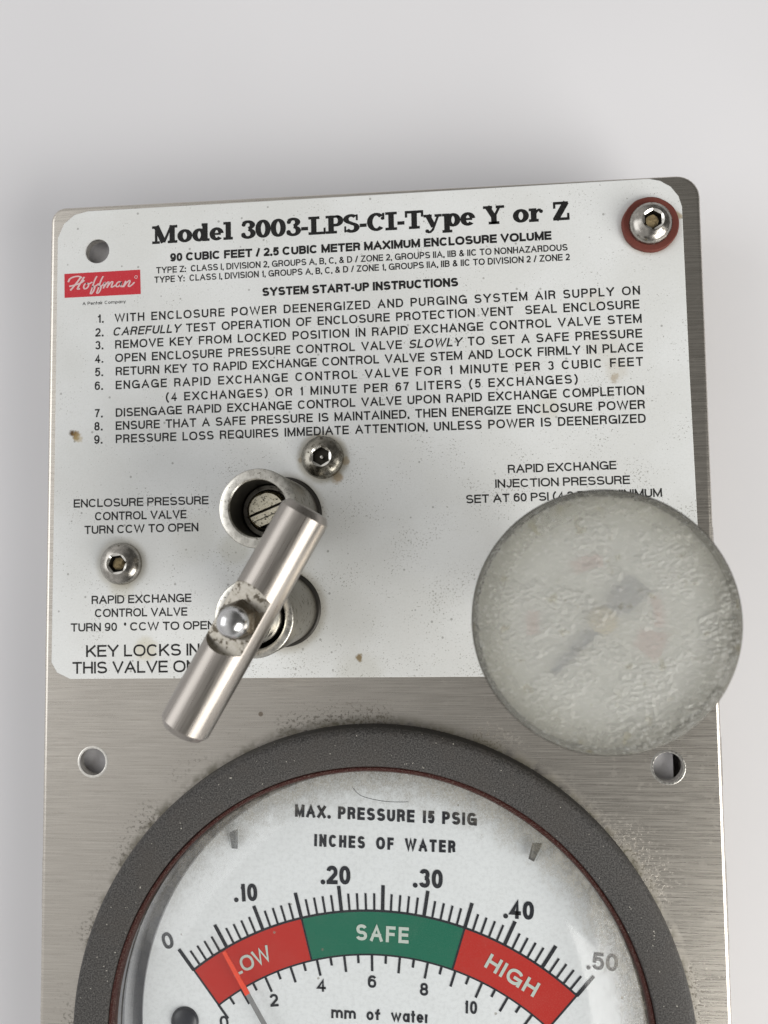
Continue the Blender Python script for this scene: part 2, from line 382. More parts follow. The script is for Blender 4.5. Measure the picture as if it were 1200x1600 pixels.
    g('(', .42, A(smoothp([(1, 1.14), (.3, .86), (0, .44), (.3, .02), (1, -.28)]))); g(')', .42, A(smoothp([(0, 1.14), (.7, .86), (1, .44), (.7, .02), (0, -.28)])))
    g('&', .82, A(smoothp([(1, -.03), (.55, .42), (.22, .74), (.25, .93), (.45, 1), (.66, .90), (.62, .72), (.35, .53), (.06, .33), (.06, .09), (.35, 0), (.7, .1), (.92, .46)])))
    g('°', .26, A(arc(.5, .86, .5, .13, 0, 360, 2)))
    x = .70
    g('m', 1.12, L(0, 0, 0, x), A([(0, .45)]+arc(.25, .45, .25, .25, 180, 0, 2)+[(.5, -.06)]), A([(.5, .45)]+arc(.75, .45, .25, .25, 180, 0, 2)+[(1, -.06)]))
    g('n', .58, L(0, 0, 0, x), A([(0, .42)]+arc(.5, .42, .5, .28, 180, 0, 2)+[(1, -.06)]))
    g('r', .36, L(0, 0, 0, x), A([(0, .4)]+arc(.6, .4, .6, .3, 180, 80, 2)+[(1, .7)]))
    g('o', .68, A(arc(.5, x/2, .5, x/2, 0, 360, 2)))
    g('e', .66, A([(.02, .35), (1, .35)]+arc(.5, x/2, .5, x/2, 5, 325, 2)))
    g('a', .66, A(arc(.46, x/2, .46, x/2, 0, 360, 2)), L(1, 0, 1, x))
    g('p', .66, A(arc(.54, x/2, .46, x/2, 0, 360, 2)), L(0, -.3, 0, x))
    g('t', .38, L(.45, 0, .45, 1), L(0, x, 1, x))
    g('f', .52, A([(.4, -.06), (.4, .75)]+arc(.85, .8, .45, .2, 180, 90, 2)+[(1, 1)]), L(0, .66, .95, .66))
    g('w', .98, L(0, x, .27, 0, .5, x, .73, 0, 1, x))
    g('y', .62, L(0, x, .5, 0), L(1, x, .3, -.3)); g('i', 0, L(0, 0, 0, x), ('D', 0, 1))
    return G
SANS = sans()

def serif_face():
    G = {}
    x = .73; W = .285; T = .145
    H = lambda a, b, y: ('H', [(a, y), (b, y)])           # slab
    V = lambda xx, a, b, w=None: ('V', [(xx, a), (xx, b)], w or W)
    A = lambda p, w=None: ('A', p, w or W)
    lo, hi = T/2, 1-T/2
    def g(ch, w, *st): G[ch] = (w, st)
    g('M', 1.36, V(.22, 0, 1, .14), V(1.08, 0, 1), A([(.22, 1), (.62, .06)], .30), A([(.64, .06), (1.04, 1)], .13), H(0, .42, lo), H(.84, 1.36, lo), H(0, .36, hi), H(1.0, 1.36, hi))
    g('o', .80, A(arc(.40, x/2, .40-W/2, x/2-T/2, 0, 360, 2)))
    g('e', .74, A([(.12, .36), (.60, .36)], .12), A(arc(.38, x/2, .38-W/2, x/2-T/2, 5, 318, 2)))
    g('d', .92, A(arc(.37, x/2, .37-W/2, x/2-T/2, 0, 360, 2)), V(.68, 0, 1), H(.50, .7, hi), H(.68, .92, lo))
    g('l', .50, V(.26, 0, 1), H(0, .26, hi), H(0, .50, lo))
    g('3', .78, A(arc(.38, .755, .24, .185, 150, -85, 2)), A(arc(.38, .28, .27, .22, 85, -155, 2)), ('D', .16, .78, .11), ('D', .14, .22, .12))
    g('0', .80, A(arc(.40, .5, .40-W/2, .5-T/2, 0, 360, 2.1)))
    g('-', .40, ('H', [(0.02, .36), (.38, .36)], .19))
    g('L', .90, V(.28, 0, 1), H(0, .58, hi), H(0, .88, lo), A([(.84, .04), (.84, .36)], .11))
    g('P', .92, V(.28, 0, 1), H(0, .3, hi), H(0, .58, lo), A([(.28, hi), (.56, hi)]+arc(.54, .70, .24, .24, 90, -90, 2)+[(.28, .46)]))
    g('S', .82, A(arc(.40, .74, .26, .20, 35, 255, 2)+arc(.42, .27, .27, .21, 78, -150, 2)), V(.70, .66, .98, .10), V(.09, .02, .36, .10))
    g('C', .94, A(arc(.48, .5, .48-W/2, .5-T/2, 42, 318, 2)), V(.84, .62, .98, .12), ('D', .80, .68, .09))
    g('I', .60, V(.30, 0, 1), H(0, .60, hi), H(0, .60, lo))
    g('T', .96, V(.48, 0, 1), H(.02, .94, hi), H(.20, .76, lo), V(.07, .64, 1, .12), V(.89, .64, 1, .12))
    g('y', .92, A([(.20, x-.02), (.50, .06)], .26), A([(.76, x-.02), (.46, -.10), (.34, -.22), (.2, -.24)], .12), H(0, .42, x-lo), H(.56, .92, x-lo), ('D', .17, -.17, .10))
    g('p', .94, A(arc(.57, x/2, .37-W/2, x/2-T/2, 0, 360, 2)), V(.26, -.30, x), H(.02, .26, x-lo), H(.02, .52, -.24))
    g('Y', 1.06, V(.53, 0, .5), A([(.20, .98), (.53, .40)], .27), A([(.84, .98), (.56, .42)], .13), H(0, .46, hi), H(.64, 1.06, hi), H(.26, .80, lo))
    g('r', .74, V(.24, 0, x), H(0, .24, x-lo), H(0, .48, lo), A([(.28, .38), (.38, .56), (.50, .64), (.6, .63)], .13), ('D', .61, .55, .10))
    g('Z', .86, H(.06, .80, hi), H(.04, .84, lo), A([(.70, .97), (.16, .03)], .30), V(.11, .64, .98, .12), V(.79, .02, .38, .12))
    return G
SLAB = serif_face()

def ribbon(pts, hx, hy, square):
    """outline quads of a pen of half-size (hx, hy) drawn along pts"""
    P = [Vector(p) for p in pts]; P = [p for i, p in enumerate(P) if i == 0 or (p-P[i-1]).length > 1e-5]
    if len(P) < 2: return [], []
    closed = (P[0]-P[-1]).length < 1e-4 and len(P) > 5
    if closed: P = P[:-1]
    n = len(P)
    if square and not closed:
        d0 = (P[0]-P[1]).normalized(); d1 = (P[-1]-P[-2]).normalized()
        P[0] = P[0]+Vector((d0.x*hx, d0.y*hy)); P[-1] = P[-1]+Vector((d1.x*hx, d1.y*hy))
    vs = []; fs = []
    for i in range(n):
        if closed: a, b = P[i]-P[i-1], P[(i+1) % n]-P[i]
        else: a = P[i]-P[i-1] if i else P[1]-P[0]; b = P[i+1]-P[i] if i < n-1 else P[-1]-P[-2]
        a.normalize(); b.normalize()
        na, nb = Vector((-a.y, a.x)), Vector((-b.y, b.x)); m = na+nb
        if m.length < .2: m = na
        m.normalize(); k = min(1/max(m.dot(na), .3), 2.2)
        if k > 1.9 and not closed and 0 < i < n-1: k = 1.9
        off = Vector((m.x*hx, m.y*hy))*k
        vs += [P[i]+off, P[i]-off]
    rng = n if closed else n-1
    for i in range(rng):
        j = (i+1) % n; fs.append((2*i, 2*i+1, 2*j+1, 2*j))
    return vs, fs

def text_shapes(txt, h, weight, track, width=None, hs=1.0, italic=(), face='sans', space=.36, wy=None):
    """-> (verts, faces, width) with baseline at y=0; fits `width` by changing tracking (width given) and keeps letter shapes"""
    G = SANS if face == 'sans' else SLAB
    def lay(tr, hs):
        x = 0; out = []
        for i, ch in enumerate(txt):
            if ch == ' ': x += (space*hs+tr*1.0)*h; continue
            w = G[ch][0]
            ink = (w*hs+weight*(1 if w < .01 or face == 'sans' and w == 0 else 0)) if face == 'sans' else w*hs
            if face == 'sans' and w > 0: ink = max(w*hs, weight)
            out.append((ch, x, ink*h, i)); x += (ink+tr)*h
        return out, x-tr*h
    if width:
        if track == 'fit':
            _, w0 = lay(0, hs); track = (width-w0)/h/max(1, len(txt)-1)
        else:
            lo_, hi_ = .3, 2.5
            for _ in range(30):
                mid = (lo_+hi_)/2
                if lay(track, mid)[1] > width: hi_ = mid
                else: lo_ = mid
            hs = lo_
    glyphs, tot = lay(track, hs)
    V = []; F = []; zc = 0
    for ch, x0, iw, idx in glyphs:
        gw, strokes = G[ch]
        for st in strokes:
            zc += 1; z = .004*(zc % 5)
            kind = st[0]
            if face == 'sans':
                w = weight*h; wv = (wy or weight)*h
                mp = lambda p: (w/2+p[0]*(iw-w), wv/2+p[1]*(h-wv))
                if kind == 'D':
                    cx, cy = mp((st[1], st[2]))
                    r = w*.58; vs = [(cx+r*sx, cy-wv*.0+r*sy) for sx, sy in ((-1, -1), (1, -1), (1, 1), (-1, 1))] if weight < .19 else [(cx+r*1.1*math.cos(a*math.pi/5), cy+r*1.1*math.sin(a*math.pi/5)) for a in range(10)]
                    fs = [tuple(range(len(vs)))]
                else:
                    vs, fs = ribbon([mp(p) for p in st[1]], w/2, wv/2, kind == 'L')
            else:
                mp = lambda p: (p[0]*hs*h, p[1]*h)
                if kind == 'D':
                    cx, cy = mp((st[1], st[2])); vs = [(cx+st[3]*hs*h*math.cos(a*math.pi/7), cy+st[3]*h*math.sin(a*math.pi/7)) for a in range(14)]; fs = [tuple(range(14))]
                elif kind == 'H':
                    (a, y), (b, _) = st[1]; t = (st[2] if len(st) > 2 else .15)*h/2
                    vs = [(a*hs*h, y*h-t), (b*hs*h, y*h-t), (b*hs*h, y*h+t), (a*hs*h, y*h+t)]; fs = [(0, 1, 2, 3)]
                elif kind == 'V':
                    (xx, a), (_, b) = st[1]; t = st[2]*h*hs/2
                    vs = [(xx*hs*h-t, a*h), (xx*hs*h+t, a*h), (xx*hs*h+t, b*h), (xx*hs*h-t, b*h)]; fs = [(0, 1, 2, 3)]
                else:
                    vs, fs = ribbon([mp(p) for p in st[1]], st[2]*h*hs/2, (.155 if len(st[1]) > 4 else st[2])*h/2, False)
            b = len(V)
            for v in vs:
                xx, yy = v[0], v[1]
                if any(a <= idx < c for a, c in italic): xx += yy*.22
                V.append((x0+xx, yy, z))
            F += [tuple(b+i for i in f) for f in fs]
    return V, F, tot

def lettering(parent, txt, x0, y0, x1, y1, h, weight, z, track=.17, mat='ink', name='lettering', origin=(0, 0), label=None, **k):
    width = math.hypot(x1-x0, y1-y0); a = math.atan2(y1-y0, x1-x0)
    V, F, _ = text_shapes(txt, h, weight, track, width, **k)
    ca, sa = math.cos(a), math.sin(a)
    V = [(x0-origin[0]+v[0]*ca-v[1]*sa, y0-origin[1]+v[0]*sa+v[1]*ca, v[2]+z) for v in V]
    return flat_sheet(name, V, F, mat, parent, label=label)

# ================================================================== the setting: a white paper surface under the unit
TZ = -20.0
n = 40
vs = [(-3000+6000*i/n, -3000+6000*j/n, TZ) for j in range(n+1) for i in range(n+1)]
fs = [(j*(n+1)+i, j*(n+1)+i+1, (j+1)*(n+1)+i+1, (j+1)*(n+1)+i) for j in range(n) for i in range(n)]
tab = mesh('tabletop', vs, fs, 'paper'); tab['kind'] = 'structure'; tab['label'] = 'smooth white paper surface under the instrument panel'

# ================================================================== the steel panel
panel = empty('instrument_panel', (0, 0, 0), 'brushed stainless steel panel with a printed white instruction plate and four mounting holes', 'panel')
XL, XR, YT, YB = -67.0, 67.0, 10.1, -228.0

def rrect(xl, xr, yb, yt, rs, seg=8, wob=0):
    """rs: radii bl, br, tr, tl"""
    pts = []
    for (cx, cy, r, a0) in ((xl+rs[0], yb+rs[0], rs[0], 180), (xr-rs[1], yb+rs[1], rs[1], 270), (xr-rs[2], yt-rs[2], rs[2], 0), (xl+rs[3], yt-rs[3], rs[3], 90)):
        for i in range(seg+1):
            a = math.radians(a0+90*i/seg); pts.append((cx+r*math.cos(a), cy+r*math.sin(a)))
    return pts
def densify(pts, step=6):
    out = []
    for i, p in enumerate(pts):
        q = pts[(i+1) % len(pts)]; d = math.dist(p, q); k = max(1, int(d/step))
        for j in range(k): out.append((p[0]+(q[0]-p[0])*j/k, p[1]+(q[1]-p[1])*j/k))
    return out

def fill_with_holes(bm, outer, holes):
    edges = []
    for loop in [outer]+holes:
        for i in range(len(loop)):
            a, b = loop[i], loop[(i+1) % len(loop)]
            e = bm.edges.get((a, b)) or bm.edges.new((a, b)); edges.append(e)
    bmesh.ops.triangle_fill(bm, use_beauty=True, use_dissolve=False, edges=edges, normal=(0, 0, 1))

def plate_obj(name, contours, holes, mat, parent, z_under, label=None, hole_chamfer=.35):
    """contours: [(inset, z)...] from the top face outwards/downwards; base outline function; holes: (x, y, r)"""
    bm = bmesh.new()
    def loop(pts, z): return [bm.verts.new((p[0]*K, p[1]*K, z*K)) for p in pts]
    def bridge(a, b, sm=True):
        for i in range(len(a)):
            j = (i+1) % len(a); f = bm.faces.new((a[i], a[j], b[j], b[i])); f.smooth = sm
    loops = [loop(p, z) for p, z in contours]
    ztop = contours[0][1]
    ht, hl = [], []
    for (x, y, r) in holes:
        m = 40 if r < 10 else 120
        circ = lambda rr, z: loop([(x+rr*math.cos(2*math.pi*k/m), y+rr*math.sin(2*math.pi*k/m)) for k in range(m)], z)
        a = circ(r+hole_chamfer, ztop); b = circ(r+hole_chamfer*.3, ztop-hole_chamfer*.35); c = circ(r, ztop-hole_chamfer); d = circ(r, z_under)
        bridge(a, b); bridge(b, c); bridge(c, d); ht.append(a); hl.append(d)
    fill_with_holes(bm, loops[0], ht)
    for a, b in zip(loops[:-1], loops[1:]): bridge(a, b)
    fill_with_holes(bm, loops[-1], hl)
    bmesh.ops.recalc_face_normals(bm, faces=bm.faces)
    for e in bm.edges: e.smooth = (len(e.link_faces) == 2 and e.calc_face_angle(0) < math.radians(42))
    for f in bm.faces:
        f.normal_update(); f.smooth = abs(f.normal.z) < .9995
    for e in bm.edges:
        if any(not f.smooth for f in e.link_faces): e.smooth = False
    me = bpy.data.meshes.new(name); bm.to_mesh(me); bm.free(); me.materials.append(M[mat])
    o = bpy.data.objects.new(name, me); C.objects.link(o); o.parent = parent
    if label: o['label'] = label
    return o

def outline(ins):
    r = lambda v: max(v-ins, .4)
    return densify(rrect(XL+ins, XR-ins, YB+ins, YT-ins, (r(3), r(3), r(4.6), r(3.2))), 5)
cnt = len(outline(0))
def outl(ins):                                      # same vertex count for every inset
    base = outline(0); cx, cy = 0, (YT+YB)/2; out = []
    for (x, y) in base:
        # move along the local inward direction of the rounded rectangle
        r = 4.6 if (x > 0 and y > 0) else 3.2
        px = min(max(x, XL+r), XR-r); py = min(max(y, YB+r), YT-r)
        dx, dy = x-px, y-py; L = math.hypot(dx, dy) or 1
        out.append((x-dx/L*ins, y-dy/L*ins))
    return out
RB = 0.9
cont = [(outl(RB*(1-math.sin(math.radians(a)))), -RB*(1-math.cos(math.radians(a)))) for a in (0, 15, 30, 45, 60, 75, 90)]
FL = -22.0
HOLES = [(-56.4, 0.0, 2.62), (56.8, -.2, 2.6), (56.85, -105.5, 2.72), (-56.35, -105.5, 2.62)]
# hole under the red washer is closed by its screw; the gauge and valves have their own openings
cut = HOLES + [(GC[0], GC[1], 52.0)]
cont2 = cont+[(outl(0), -9.0), (outl(1.4), -9.0), (outl(1.4), -2.4), (outl(2.4), -1.5)]
face = plate_obj('faceplate', cont2, cut, 'steel', panel, -1.5)
# side flange that reaches down on the right, seen through the lower right hole
vs = []; fs = []
def box(vs, fs, x0, x1, y0, y1, z0, z1):
    b = len(vs); vs += [(x, y, z) for z in (z0, z1) for (x, y) in ((x0, y0), (x1, y0), (x1, y1), (x0, y1))]
    fs += [tuple(b+i for i in f) for f in ((0, 3, 2, 1), (4, 5, 6, 7), (0, 1, 5, 4), (1, 2, 6, 5), (2, 3, 7, 6), (3, 0, 4, 7))]
box(vs, fs, 64.2, 65.55, -222, 5.5, TZ, -2.0)
mesh('side_flange', vs, fs, 'steel', panel)
vs = []; fs = []; box(vs, fs, -65.55, -64.2, -222, 5.5, TZ+6, -2.0); mesh('side_flange', vs, fs, 'steel', panel)  # left flange, unseen, deepened to darken the space behind the holes
vs = []; fs = []; box(vs, fs, -62, 62, 7.3, 8.65, TZ+6, -2.0); mesh('top_flange', vs, fs, 'steel', panel)  # top flange, also unseen and deepened to keep light out below
for (x, y, r) in (HOLES[0], HOLES[2], HOLES[3]):
    bv = []; bf = []; box(bv, bf, -7, 7 if x < 0 else 1.75, -9, 8, -4.3, -3.0)  # grey card added behind each open hole to imitate shaded depth
    mesh('shade_card', bv, bf, 'hole_grey', panel, (x, y, 0))
    if x > 0:
        bv = []; bf = []; box(bv, bf, 2.75, 3.6, -9, 8, -9, -2.2); mesh('lit_strip', bv, bf, 'rim', panel, (x, y, 0))  # bright strip added to imitate the lit crescent in this hole
    vv, ff = lathe([(r+.55, .012), (r+.30, .06), (r+.06, .02), (r-.04, -.3), (r-.04, -1.4)], 48)  # edge and liner in brighter metal, giving the hole wall its lit look
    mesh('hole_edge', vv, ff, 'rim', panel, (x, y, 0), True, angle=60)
# burrs left by the shears along the edges
random.seed(3)
for (x, y, l, s) in ((67.0, -100, 1, 9), (67.0, -123, 1, 16), (67.0, -60, 1, 6), (-67.0, -80, -1, 7), (-67.0, -125, -1, 10)):
    vv = []; ff = []
    box(vv, ff, min(x, x+.13*l)-.05, max(x, x+.13*l), y-s, y, -1.5, -.9)
    mesh('edge_burr', vv, ff, 'steel', panel)
for (x, s) in ((-14, 8), (22, 5), (-40, 11)):
    vv = []; ff = []
    box(vv, ff, x, x+s, 10.0, 10.13, -1.5, -1.1)
    mesh('edge_burr', vv, ff, 'rim', panel)

# ---- printed instruction plate
LT = .42
lab_pts = [(-65.2, -85.6), (-64.0, -87.6), (-61.2, -88.9), (22, -88.45), (63.6, -88.6), (63.95, -86), (63.9, -60), (63.45, -30), (63.2, 3.4), (62.6, 5.6), (61.2, 7.6), (59.2, 8.9), (57.0, 9.45), (0, 9.05), (-58.5, 8.75), (-61.5, 8.1), (-63.8, 6.2), (-65.1, 3.2), (-65.1, -40)]
bm = bmesh.new()
lp = densify(lab_pts, 7)
def label_loop(ins, z):
    cx, cy = -.8, -39.5
    return ([(cx+(x-cx)*(1-ins/64), cy+(y-cy)*(1-ins/49)) for x, y in lp], z)
plate = plate_obj('instruction_plate', [label_loop(.14, LT), label_loop(.04, LT-.06), label_loop(0, LT-.16), label_loop(0, .02)], [HOLES[0]], 'label', panel, .02, hole_chamfer=.06)
z = LT+.012
bold, reg = .26, .178
lettering(plate, 'Model 3003-LPS-CI-Type Y or Z', -44.51, .89, 41.33, 1.8, 3.80, 0, z, track=.0, mat='ink_bold', face='slab', space=.42)
lettering(plate, '90 CUBIC FEET / 2.5 CUBIC METER MAXIMUM ENCLOSURE VOLUME', -40.62, -3.03, 37.63, -2.1, 1.78, .25, z, track=.07, mat='ink_bold', space=.26)
lettering(plate, 'TYPE Z:  CLASS I, DIVISION 2, GROUPS A, B, C, & D / ZONE 2, GROUPS IIA, IIB & IIC TO NONHAZARDOUS', -43.58, -5.42, 40.73, -4.46, 1.36, .18, z, track=.10, space=.24)
lettering(plate, 'TYPE Y:  CLASS I, DIVISION 1, GROUPS A, B, C, & D / ZONE 1, GROUPS IIA, IIB & IIC TO DIVISION 2 / ZONE 2', -43.97, -7.41, 41.11, -6.46, 1.36, .18, z, track=.10, space=.24)
lettering(plate, 'SYSTEM START-UP INSTRUCTIONS', -21.17, -11.18, 18.91, -10.81, 1.80, .25, z, track=.07, mat='ink_bold', space=.26)
ROWS = [('WITH ENCLOSURE POWER DEENERGIZED AND PURGING SYSTEM AIR SUPPLY ON', -52.45, -15.38, 54.52, -13.99, ()),
        ('CAREFULLY TEST OPERATION OF ENCLOSURE PROTECTION VENT  SEAL ENCLOSURE', -52.85, -18.28, 54.32, -16.77, ((0, 9),)),
        ('REMOVE KEY FROM LOCKED POSITION IN RAPID EXCHANGE CONTROL VALVE STEM', -52.3, -21.0, 54.66, -19.66, ()),
        ('OPEN ENCLOSURE PRESSURE CONTROL VALVE SLOWLY TO SET A SAFE PRESSURE', -52.27, -23.85, 54.67, -22.6, ((38, 44),)),
        ('RETURN KEY TO RAPID EXCHANGE CONTROL VALVE STEM AND LOCK FIRMLY IN PLACE', -52.12, -26.66, 54.74, -25.37, ()),
        ('ENGAGE RAPID EXCHANGE CONTROL VALVE FOR 1 MINUTE PER 3 CUBIC FEET', -52.1, -29.55, 54.65, -28.23, ()),
        ('(4 EXCHANGES) OR 1 MINUTE PER 67 LITERS (5 EXCHANGES)', -41.41, -32.39, 42.0, -31.29, ()),
        ('DISENGAGE RAPID EXCHANGE CONTROL VALVE UPON RAPID EXCHANGE COMPLETION', -52.04, -35.32, 54.67, -33.89, ()),
        ('ENSURE THAT A SAFE PRESSURE IS MAINTAINED, THEN ENERGIZE ENCLOSURE POWER', -52.02, -38.04, 54.74, -36.74, ()),
        ('PRESSURE LOSS REQUIRES IMMEDIATE ATTENTION, UNLESS POWER IS DEENERGIZED', -51.99, -40.8, 54.81, -39.47, ())]
num = 0
for i, (t, a, b, c, d, it) in enumerate(ROWS):
    lettering(plate, t, a, b, c, d, 1.79, reg, z, track='fit', italic=it, space=.42, hs=1.0)
    if t[0] != '(':
        num += 1; x0 = (-56.6 if num > 1 else -56.2)
        lettering(plate, '%d.' % num, x0, b-.02, x0+(1.75 if num > 1 else 1.35), b, 1.79, reg, z, track=.16)
for t, a, b, c, d, h in [('ENCLOSURE PRESSURE', -60.83, -53.97, -32.39, -53.8, 1.69), ('CONTROL VALVE', -56.25, -56.69, -36.97, -56.57, 1.69), ('TURN CCW TO OPEN', -58.47, -59.47, -34.49, -59.23, 1.69),
                         ('RAPID EXCHANGE', -56.78, -73.78, -35.89, -73.49, 1.66), ('CONTROL VALVE', -56.04, -76.45, -36.73, -76.25, 1.66), ('TURN 90  ° CCW TO OPEN', -61.12, -79.34, -31.02, -79.0, 1.66),
                         ('KEY LOCKS IN', -57.81, -84.48, -34.17, -84.19, 2.34), ('THIS VALVE ONLY', -60.66, -87.85, -30.28, -87.45, 2.34),
                         ('RAPID EXCHANGE', 27.97, -48.8, 48.91, -48.47, 1.65), ('INJECTION PRESSURE', 25.43, -51.64, 51.41, -51.4, 1.65), ('SET AT 60 PSI (4.2 BAR) MINIMUM', 19.64, -54.6, 57.39, -54.01, 1.65)]:
    lettering(plate, t, a, b, c, d, h*1.02, .16 if h > 2 else .175, z, track=.10, space=.25)

# red logo block with its script lettering
LA = Vector((-63.38, -9.77)); LX = Vector((16.43, .14)).normalized(); LY = Vector((-.06, 5.15)).normalized()
def lg(u, v): return (LA.x+LX.x*u+LY.x*v, LA.y+LX.y*u+LY.y*v)
q = [lg(0, 0), lg(16.5, 0), lg(16.4, 5.2), lg(-.05, 5.15)]
logo = flat_sheet('logo_block', [(x, y, z) for x, y in q], [(0, 1, 2, 3)], 'red', plate)
def lp2(px, py):        # pixel positions in an enlarged image crop of the logo -> plate millimetres
    u = (px-78)/837*16.5; vv = (428-(px-78)/837*43-py)/263*5.15
    return lg(u, vv)
script = [[(122, 248), (135, 222), (170, 202), (215, 192), (250, 196), (262, 206)], [(258, 200), (232, 238), (200, 278), (170, 315), (148, 340)],
          [(140, 300), (175, 292), (225, 278), (268, 258), (290, 240)], [(292, 205), (268, 245), (240, 290), (222, 328), (240, 330)],
          [(325, 268), (305, 275), (290, 302), (298, 328), (322, 322), (342, 298), (340, 272), (322, 268)], [(338, 276), (356, 272), (378, 258)],
          [(432, 196), (412, 235), (392, 290), (374, 350), (364, 378), (378, 380), (398, 352), (412, 312), (404, 300), (388, 306)],
          [(502, 196), (482, 235), (462, 290), (444, 345), (434, 372), (450, 374), (470, 346), (482, 308), (474, 298), (458, 304)],
          [(404, 306), (428, 292), (450, 276)], [(474, 304), (496, 290), (514, 270), (522, 262), (508, 318)], [(512, 312), (530, 284), (556, 256), (566, 262), (548, 312)], [(552, 306), (572, 278), (598, 252), (610, 258), (594, 304), (606, 310), (634, 292)],
          [(700, 258), (676, 252), (650, 276), (648, 302), (668, 304), (692, 284), (704, 258), (696, 296), (712, 304), (734, 286)],
          [(750, 248), (738, 274), (730, 304)], [(734, 298), (758, 266), (788, 240), (798, 248), (780, 296), (794, 302), (818, 286), (842, 262)]]
V = []; F = []
for i, st in enumerate(script):
    pts = [lp2(*p) for p in smoothp(st, 5)]
    a, b = ribbon(pts, .20 if i < 4 else .165, .15 if i < 4 else .13, True); o0 = len(V)
    V += [(p[0], p[1], z+.012+.004*(i % 4)) for p in a]; F += [tuple(o0+k for k in f) for f in b]
cx, cy = lp2(864, 200); o0 = len(V); m_ = 14
V += [(cx+r*math.cos(k*2*math.pi/m_), cy+r*math.sin(k*2*math.pi/m_), z+.012) for r in (.36, .24) for k in range(m_)]
F += [(o0+k, o0+(k+1) % m_, o0+m_+(k+1) % m_, o0+m_+k) for k in range(m_)]
flat_sheet('script_lettering', V, F, 'pink', plate)
lettering(plate, 'A Pentair Company', -59.45, -11.5, -50.1, -11.4, .68, .16, z, track=.14, space=.3)

# ---- button head screws
def hexpts(r, z, a0=0): return [(r*math.cos(a0+k*math.pi/3), r*math.sin(a0+k*math.pi/3), z) for k in range(6)]
def make_screw(x, y, zb, mat, rot, R=4.3, fill='dirt', label=None, bottom=None):
    head_z = 2.5
    prof = [(R, 0), (R, .28)]
    for a in range(8, 66, 8):
        t = math.radians(a); prof.append((R*math.cos(t)**.9 if a else R, .28+(head_z-.28)*math.sin(t)/math.sin(math.radians(64))))
    prof = [p for p in prof if p[0] > 2.3]+[(2.22, head_z-.03), (2.10, head_z)]
    s = lathe_obj('screw', prof, mat, panel, (x, y, zb), 72, label)
    # rim of the socket down into a hexagonal well
    n_ = 72; vs = []; fs = []
    for k in range(n_):
        a = 2*math.pi*k/n_; vs.append((2.10*math.cos(a), 2.10*math.sin(a), head_z))
    def hexr(a, r): 
        t = (a-rot) % (math.pi/3)-math.pi/6; return r*math.cos(math.pi/6)/math.cos(t)
    for k in range(n_):
        a = 2*math.pi*k/n_; r = hexr(a, 1.85); vs.append((r*math.cos(a), r*math.sin(a), head_z-.25))
    for k in range(n_): fs.append((k, (k+1) % n_, n_+(k+1) % n_, n_+k))
    mesh('socket_rim', vs, fs, 'rim', s, (0, 0, 0), True, angle=30)
    vs = hexpts(1.85, head_z-.25, rot)+hexpts(1.78, .9, rot); fs = [(k, (k+1) % 6, 6+(k+1) % 6, 6+k) for k in range(6)]+[tuple(range(6, 12))]
    mesh('hex_socket', vs, fs, 'socket', s)
    if fill == 'dirt':
        random.seed(int(x*10)); vs = [(0, 0, 1.6)]+[(1.28*math.cos(k*.7), 1.28*math.sin(k*.7), 1.1+random.random()*.5) for k in range(9)]
        vs += [(.6*math.cos(k*.7+.3)+.1, .6*math.sin(k*.7+.3), 1.3+random.random()*.6) for k in range(9)]
        fs = [(0, 10+k, 10+(k+1) % 9) for k in range(9)]+[(10+k, 1+k, 1+(k+1) % 9, 10+(k+1) % 9) for k in range(9)]
        mesh('socket_dirt', vs, fs, 'dirt', s)
    else:
        lathe_obj('socket_pin', [(.42, .9), (.42, 2.0), (.28, 2.15), (.0001, 2.2)], 'rim', s, (0.1, -.15, 0), 16)
    return s
make_screw(-8.9, -44.8, LT, 'screw_dark', .52, 4.3, 'pin', 'dark tarnished button head screw with a pinned socket')
make_screw(-50.5, -65.63, LT, 'screw', .15, 4.3, 'dirt', 'grey button head screw with dirt packed in its socket')
lathe_obj('washer', [(3.0, 0), (5.35, 0), (5.5, .25), (5.45, .95), (5.25, 1.15), (3.0, 1.15)], 'rubber', panel, (56.75, -.25, LT), 90, 'red brown rubber washer', 40, wob=.10)
make_screw(56.6, -.4, LT+1.15, 'screw', .52, 4.15, 'dirt', 'bright button head screw on a red rubber washer')

# ================================================================== valve bodies
def valve(name_label, x, y, H, R, bore, depth, root=None):
    t = empty('valve', (x, y, LT), name_label, 'valve', None)
    h = H-LT
    lathe_obj('base_ring', [(R+.0, 0), (R+.75, 0), (R+.75, .35), (R+.4, .7), (R, .75)], 'bore', t, (0, 0, 0), 90)
    lathe_obj('sleeve', [(R, 0.05), (R, h-.35), (R-.1, h-.12)], 'sleeve_side', t, (0, 0, 0), 96)
    lathe_obj('rim', [(R-.1, h-.12), (R-.28, h), (bore+.28, h), (bore+.05, h-.2), (bore, h-.45)], 'sleeve', t, (0, 0, 0), 96, wob=.015)
    lathe_obj('bore_wall', [(bore, h-.45), (bore-.03, h-depth), (bore-.03, .1)], 'bore', t, (0, 0, 0), 96)
    return t, h
v1, h1 = valve('stubby open steel valve sleeve with a slotted screw deep inside, above the key bar', -16.8, -56.3, 22, 6.96, 5.05, 12)
lathe_obj('stepped_ring', [(5.0, 13.1), (4.75, 13.3), (4.0, 13.3), (3.9, 12)], 'sleeve_side', v1, (0, 0, 0), 72)
